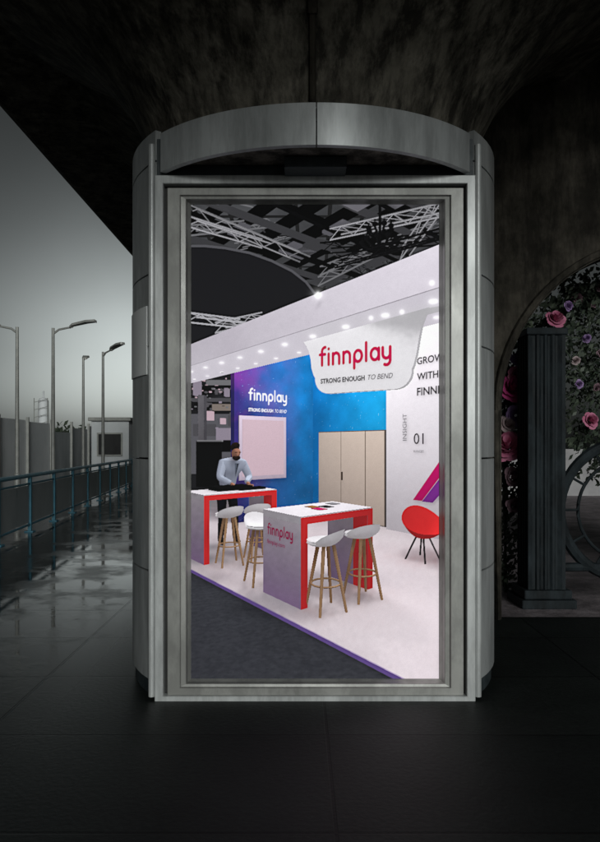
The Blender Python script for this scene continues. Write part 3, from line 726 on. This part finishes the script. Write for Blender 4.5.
def hut(loc,label,w,h):
    hu=empty('site_hut',loc,label,'hut'); x,y,_=loc
    g=G().add(boxg(x-w/2,x+w/2,y,y+2.4,0,h)); mk('wall',g.v,g.f,M_hoard2,hu,bevel=0.02)
    g=G().add(boxg(x-w/2-.1,x+w/2+.1,y-.15,y+2.5,h+.002,h+.14)); mk('roof',g.v,g.f,M_pole,hu,bevel=0.02)
    g=G().add(boxg(x-w*.3,x+w*.3,y-.04,y-.002,h*.48,h*.8)); mk('window',g.v,g.f,M_black,hu)
    a,b_=x-.3*w-.06,x+.3*w+.06; y0,y1=y-.075,y-.043; z0,z1=h*.46,h*.82
    o_=[(a,z0),(b_,z0),(b_,z1),(a,z1)]; i_=[(a+.06,z0+.06),(b_-.06,z0+.06),(b_-.06,z1-.06),(a+.06,z1-.06)]
    v=[(px,yy,pz) for yy in (y0,y1) for px,pz in o_+i_]; f=[]
    for k in range(4):
        k2=(k+1)%4; f+=[(k,k2,4+k2,4+k),(8+k,8+k2,12+k2,12+k),(k,k2,8+k2,8+k),(4+k,4+k2,12+k2,12+k)]
    mk('window_frame',v,f,M_pole,hu)
hut((-7.6,30,0),'small pale hut with dark window at walkway end',1.5,2.6)
si=empty('silo',(-30.8,90,0),'distant pale lattice-framed storage silo beyond hoarding','silo')
g=G().add(lathe([(0.6,0),(0.6,7.0),(0.45,7.3),(0.1,7.4),(0.1,8.2),(0,8.2)],-30.8,90,20)); mk('tank',g.v,g.f,M_hoard2,si,smooth=True)
g=G()
for dx in (-0.8,0.8):
    g.add(tube([(-30.8+dx,89.1,0),(-30.8+dx,89.1,7.3)],0.05,5))
for z in np.arange(0.5,7.2,0.9): g.add(tube([(-31.6,89.1,z),(-30.0,89.1,z+0.4)],0.03,4))
mk('ladder_frame',g.v,g.f,M_pole,si)
def leafcloud(cx,cy,cz,rx,ry,rz,n,s,rnd=random):
    g=G()
    for i in range(n):
        while True:
            x,y,z=[rnd.uniform(-1,1) for _ in range(3)]
            if x*x+y*y+z*z<1:break
        p=Vector((cx+x*rx,cy+y*ry,cz+z*rz)); a=Vector([rnd.gauss(0,1) for _ in range(3)]).normalized(); b_=a.orthogonal().normalized(); c=a.cross(b_)
        ss=s*rnd.uniform(0.6,1.3); g.add(([p-b_*ss,p+c*ss*0.5,p+b_*ss,p-c*ss*0.5],[(0,1,2,3)]))
    return g
gg=G()
for i in range(26):
    x=-46+i*2.2+random.uniform(-.6,.6); h=random.uniform(2.6,4.4)
    q=leafcloud(x,85+random.uniform(-4,4),h*0.55,1.8,1.5,h*0.6,160,0.42); gg.add((q.v,q.f))
o=mk('tree_line',gg.v,gg.f,M_leaf,label='low dark line of distant trees',cat='trees',kind='stuff')

# ---------------------------------------------------------------- right side: column, gate, roses
CYc=7.6
CXc=(541-300)/F*CYc
co=empty('column',(CXc,CYc,0),'dark painted ribbed iron post on stepped base','column')
v=[];f=[]
sec=[]
for k in range(64):   # square post with vertical ribs on every face
    t_=2*math.pi*k/64; q=max(abs(math.cos(t_)),abs(math.sin(t_))); r=0.185/q*(0.90 if k%4 in (1,2) else 1.0); sec.append((r*math.cos(t_),r*math.sin(t_)))
for z in (0.17,2.72):
    v+=[(CXc+x,CYc+y,z) for x,y in sec]
f=[(k,(k+1)%64,64+(k+1)%64,64+k) for k in range(64)]+[tuple(range(64)),tuple(range(64,128))]
mk('shaft',v,f,M_col,co)
g=G().add(boxg(CXc-0.27,CXc+0.27,CYc-0.27,CYc+0.27,0,0.09)).add(boxg(CXc-0.235,CXc+0.235,CYc-0.235,CYc+0.235,0.091,0.18)); mk('base',g.v,g.f,M_col,co,bevel=0.012)
g=G().add(boxg(CXc-0.205,CXc+0.205,CYc-0.205,CYc+0.205,2.70,2.77)); mk('capital',g.v,g.f,M_col,co,bevel=0.012)
ga=empty('iron_gate',(3.2,7.5,0),'dark wrought iron gate with a large ring','gate')
gc=Vector(((628-300)/F*7.5,7.5,1.6+(446-510)/F*7.5))
rg=lambda R_,w: tube([gc+Vector((R_*math.cos(t),0,R_*math.sin(t))) for t in np.linspace(0,2*math.pi,49)],w,8)
g=G().add(rg(0.68,0.055)); mk('ring',g.v,g.f,M_col,ga,smooth=True)
g=G().add(rg(0.5,0.018))
for k in range(12):
    t=k*math.pi/6; g.add(tube([gc+Vector((0.5*math.cos(t),0,0.5*math.sin(t))),gc+Vector((0.66*math.cos(t),0,0.66*math.sin(t)))],0.014,6))
mk('scrollwork',g.v,g.f,M_col,ga,smooth=True)
zl=1.6+(446-567)/F*7.5
g=G().add(tube([(CXc+0.2,7.5,zl),(4.6,7.5,zl)],0.045,8)); mk('rail',g.v,g.f,M_col,ga,smooth=True)
bw=mk('courtyard_wall',*boxg(-3,30,24.0,24.3,0,1.5),material('courtyard_plaster',(0.30,0.29,0.30),(0.45,0.44,0.44),0.9,None,0,0.9,7,bump=0.3),label='low grey plaster courtyard wall behind the arch',cat='wall',loc=(5,24.1,0))
def rose(c,R,mat,parent,name='rose',face=Vector((0,-1,0.15))):
    face=(face+Vector([random.uniform(-.5,.5) for _ in range(3)])).normalized(); u=face.orthogonal().normalized(); w=face.cross(u)
    g=G(); n=0
    for layer,(cnt,ro,ti) in enumerate(((3,0.25,1.35),(4,0.42,1.15),(5,0.60,0.95),(6,0.8,0.65),(7,1.0,0.35))):
        for k in range(cnt):
            a=2*math.pi*(k+0.5*layer)/cnt+random.uniform(-.25,.25); vv=[];ff=[]; rs=random.uniform(0.85,1.12)
            for i in range(4):
                s_=i/3
                for j in range(5):
                    e_=abs(j/4-.5)*2
                    q=(j/4-0.5)*2*math.pi/cnt*1.35*(1-0.2*s_*s_*e_)
                    rr=R*ro*rs*(0.30+0.70*s_*(1-0.18*e_*e_))
                    hh=R*(0.6*math.sin(ti)*s_*(1-0.2*e_*e_)+0.08*(4-layer)*s_-(0.10*s_**3 if layer>2 else 0))
                    vv.append(c+u*(rr*math.cos(a+q))+w*(rr*math.sin(a+q))+face*hh)
            for i in range(3):
                for j in range(4): ff.append((i*5+j,i*5+j+1,i*5+j+6,i*5+j+5))
            g.add((vv,ff))
    return mk(name,g.v,g.f,mat,parent,smooth=True)
rb=empty('rose_arch',(2.1,8.1,0),'climbing pink roses and leaves trained over an arch','flowers')
MR=[material('rose_pink',(0.46,0.11,0.21),(0.60,0.22,0.34),0.6,scale=9),material('rose_magenta',(0.42,0.03,0.16),(0.52,0.07,0.25),0.6,scale=9),material('rose_blush',(0.36,0.27,0.28),(0.46,0.37,0.37),0.6,scale=9),material('rose_lilac',(0.24,0.14,0.33),(0.33,0.22,0.42),0.6,scale=9),material('rose_mauve',(0.20,0.11,0.14),(0.28,0.18,0.21),0.6,scale=9)]
path=[(506,560),(505,500),(507,440),(511,390),(524,345),(550,315),(582,295),(612,288),(640,286)]
Yv=8.2
pts=[PX(x,y,Yv) for x,y in path]; pts[0].z=0.0
g=G().add(tube(pts,0.03,7)).add(tube([p+Vector((0.06*math.sin(i*2),0.08,0.05*math.cos(i*2))) for i,p in enumerate(pts)],0.014,6))
for k in range(26):
    i=random.randrange(2,len(pts)-1); p=pts[i]; 
    g.add(tube([p,p+Vector((random.uniform(-.1,.35),random.uniform(-.1,.1),random.uniform(-.35,.15))),p+Vector((random.uniform(.0,.6),random.uniform(-.1,.1),random.uniform(-.8,.1)))],0.008,5))
mk('stem',g.v,g.f,M_leaf,rb,smooth=True)
gg=G()
for i in range(len(pts)-1):
    for k in range(13):
        c=pts[i].lerp(pts[i+1],random.random()); q=leafcloud(c.x+random.uniform(-.16,.16),c.y+random.uniform(-.1,.1),c.z+random.uniform(-.16,.16),0.20,0.16,0.20,40,0.040); gg.add((q.v,q.f))
for (x,y) in ((585,350),(597,385),(572,368),(600,330),(590,450),(575,430),(600,420),(582,400),(575,340),(592,365),(600,400),(570,395),(603,345),(588,322),(600,470),(595,435),(585,378),(606,362)):
    c=PX(x+random.uniform(-6,6),y,8.4); q=leafcloud(c.x,c.y,c.z,0.26,0.2,0.22,100,0.040); gg.add((q.v,q.f))
fo=mk('foliage',gg.v,gg.f,M_leaf,rb); fo['kind']='stuff'
for (x,y,R_,m) in ((505,447,0.19,0),(509,390,0.17,1),(518,362,0.13,3),(552,322,0.11,0),(537,340,0.10,3),(586,421,0.10,0),(573,301,0.07,4),(597,290,0.06,4),(598,355,0.06,4),(583,340,0.05,3),(513,416,0.12,3),(509,477,0.12,4),(592,388,0.05,4),(527,342,0.08,2),(600,450,0.06,4),(572,362,0.05,2),(510,505,0.09,4),(575,385,0.05,3),(564,308,0.06,3),(604,325,0.05,2),(590,306,0.04,4),(504,425,0.10,2),(512,375,0.09,0)):
    rose(PX(x,y,8.05 if x<570 else 8.25)+Vector((0,-0.12,0)),R_,MR[m],rb)

# ---------------------------------------------------------------- world, sun, camera
sd=Vector((0.22,-1,0.25)).normalized()
el=math.asin(sd.z); rot=math.atan2(sd.x,sd.y)
w=bpy.data.worlds.new('World'); scene.world=w; w.use_nodes=True; nt=w.node_tree; N=nt.nodes; L=nt.links
bg=N['Background']; sk=N.new('ShaderNodeTexSky'); sk.sky_type='NISHITA'; sk.sun_disc=False; sk.sun_elevation=el; sk.sun_rotation=rot; sk.dust_density=3
hs=N.new('ShaderNodeHueSaturation'); hs.inputs['Saturation'].default_value=0.08; L.new(sk.outputs[0],hs.inputs['Color'])
tc=N.new('ShaderNodeTexCoord'); nrm=N.new('ShaderNodeVectorMath'); nrm.operation='NORMALIZE'; L.new(tc.outputs['Generated'],nrm.inputs[0])
dt=N.new('ShaderNodeVectorMath'); dt.operation='DOT_PRODUCT'; L.new(nrm.outputs[0],dt.inputs[0]); dt.inputs[1].default_value=Vector((-150/F,1,25/F)).normalized()
mxx=N.new('ShaderNodeMath'); mxx.operation='MAXIMUM'; mxx.inputs[1].default_value=0; L.new(dt.outputs['Value'],mxx.inputs[0])
pw=N.new('ShaderNodeMath'); pw.operation='POWER'; pw.inputs[1].default_value=55; L.new(mxx.outputs[0],pw.inputs[0])
cn=N.new('ShaderNodeTexNoise'); cn.inputs['Scale'].default_value=3.5; cn.inputs['Detail'].default_value=5; L.new(nrm.outputs[0],cn.inputs['Vector'])
ma=N.new('ShaderNodeMath'); ma.operation='MULTIPLY_ADD'; ma.inputs[1].default_value=1.25; ma.inputs[2].default_value=0.075; L.new(pw.outputs[0],ma.inputs[0])
cm=N.new('ShaderNodeMapRange'); cm.inputs[3].default_value=0.75; cm.inputs[4].default_value=1.25; L.new(cn.outputs['Fac'],cm.inputs[0])
mm=N.new('ShaderNodeMath'); mm.operation='MULTIPLY'; L.new(ma.outputs[0],mm.inputs[0]); L.new(cm.outputs[0],mm.inputs[1])
vm=N.new('ShaderNodeVectorMath'); vm.operation='SCALE'; L.new(hs.outputs[0],vm.inputs[0]); L.new(mm.outputs[0],vm.inputs['Scale'])
tn=N.new('ShaderNodeVectorMath'); tn.operation='MULTIPLY'; L.new(vm.outputs[0],tn.inputs[0]); tn.inputs[1].default_value=(0.94,1.01,0.99)
L.new(tn.outputs[0],bg.inputs['Color']); bg.inputs['Strength'].default_value=0.13
sl=bpy.data.lights.new('sun','SUN'); sl.energy=1.3; sl.angle=math.radians(18); sl.color=(0.97,1.0,0.98)
so=bpy.data.objects.new('sun',sl); COL.objects.link(so); so.rotation_euler=sd.to_track_quat('Z','Y').to_euler()
cam=bpy.data.cameras.new('camera'); co_=bpy.data.objects.new('camera',cam); COL.objects.link(co_)
cam.sensor_fit='AUTO'; cam.sensor_width=36; cam.lens=F/842*36; cam.shift_y=(HY-421)/842; cam.clip_end=2000
co_.location=(0,0,1.6); co_.rotation_euler=(math.pi/2,0,0); scene.camera=co_
print('total',time.time()-T0)
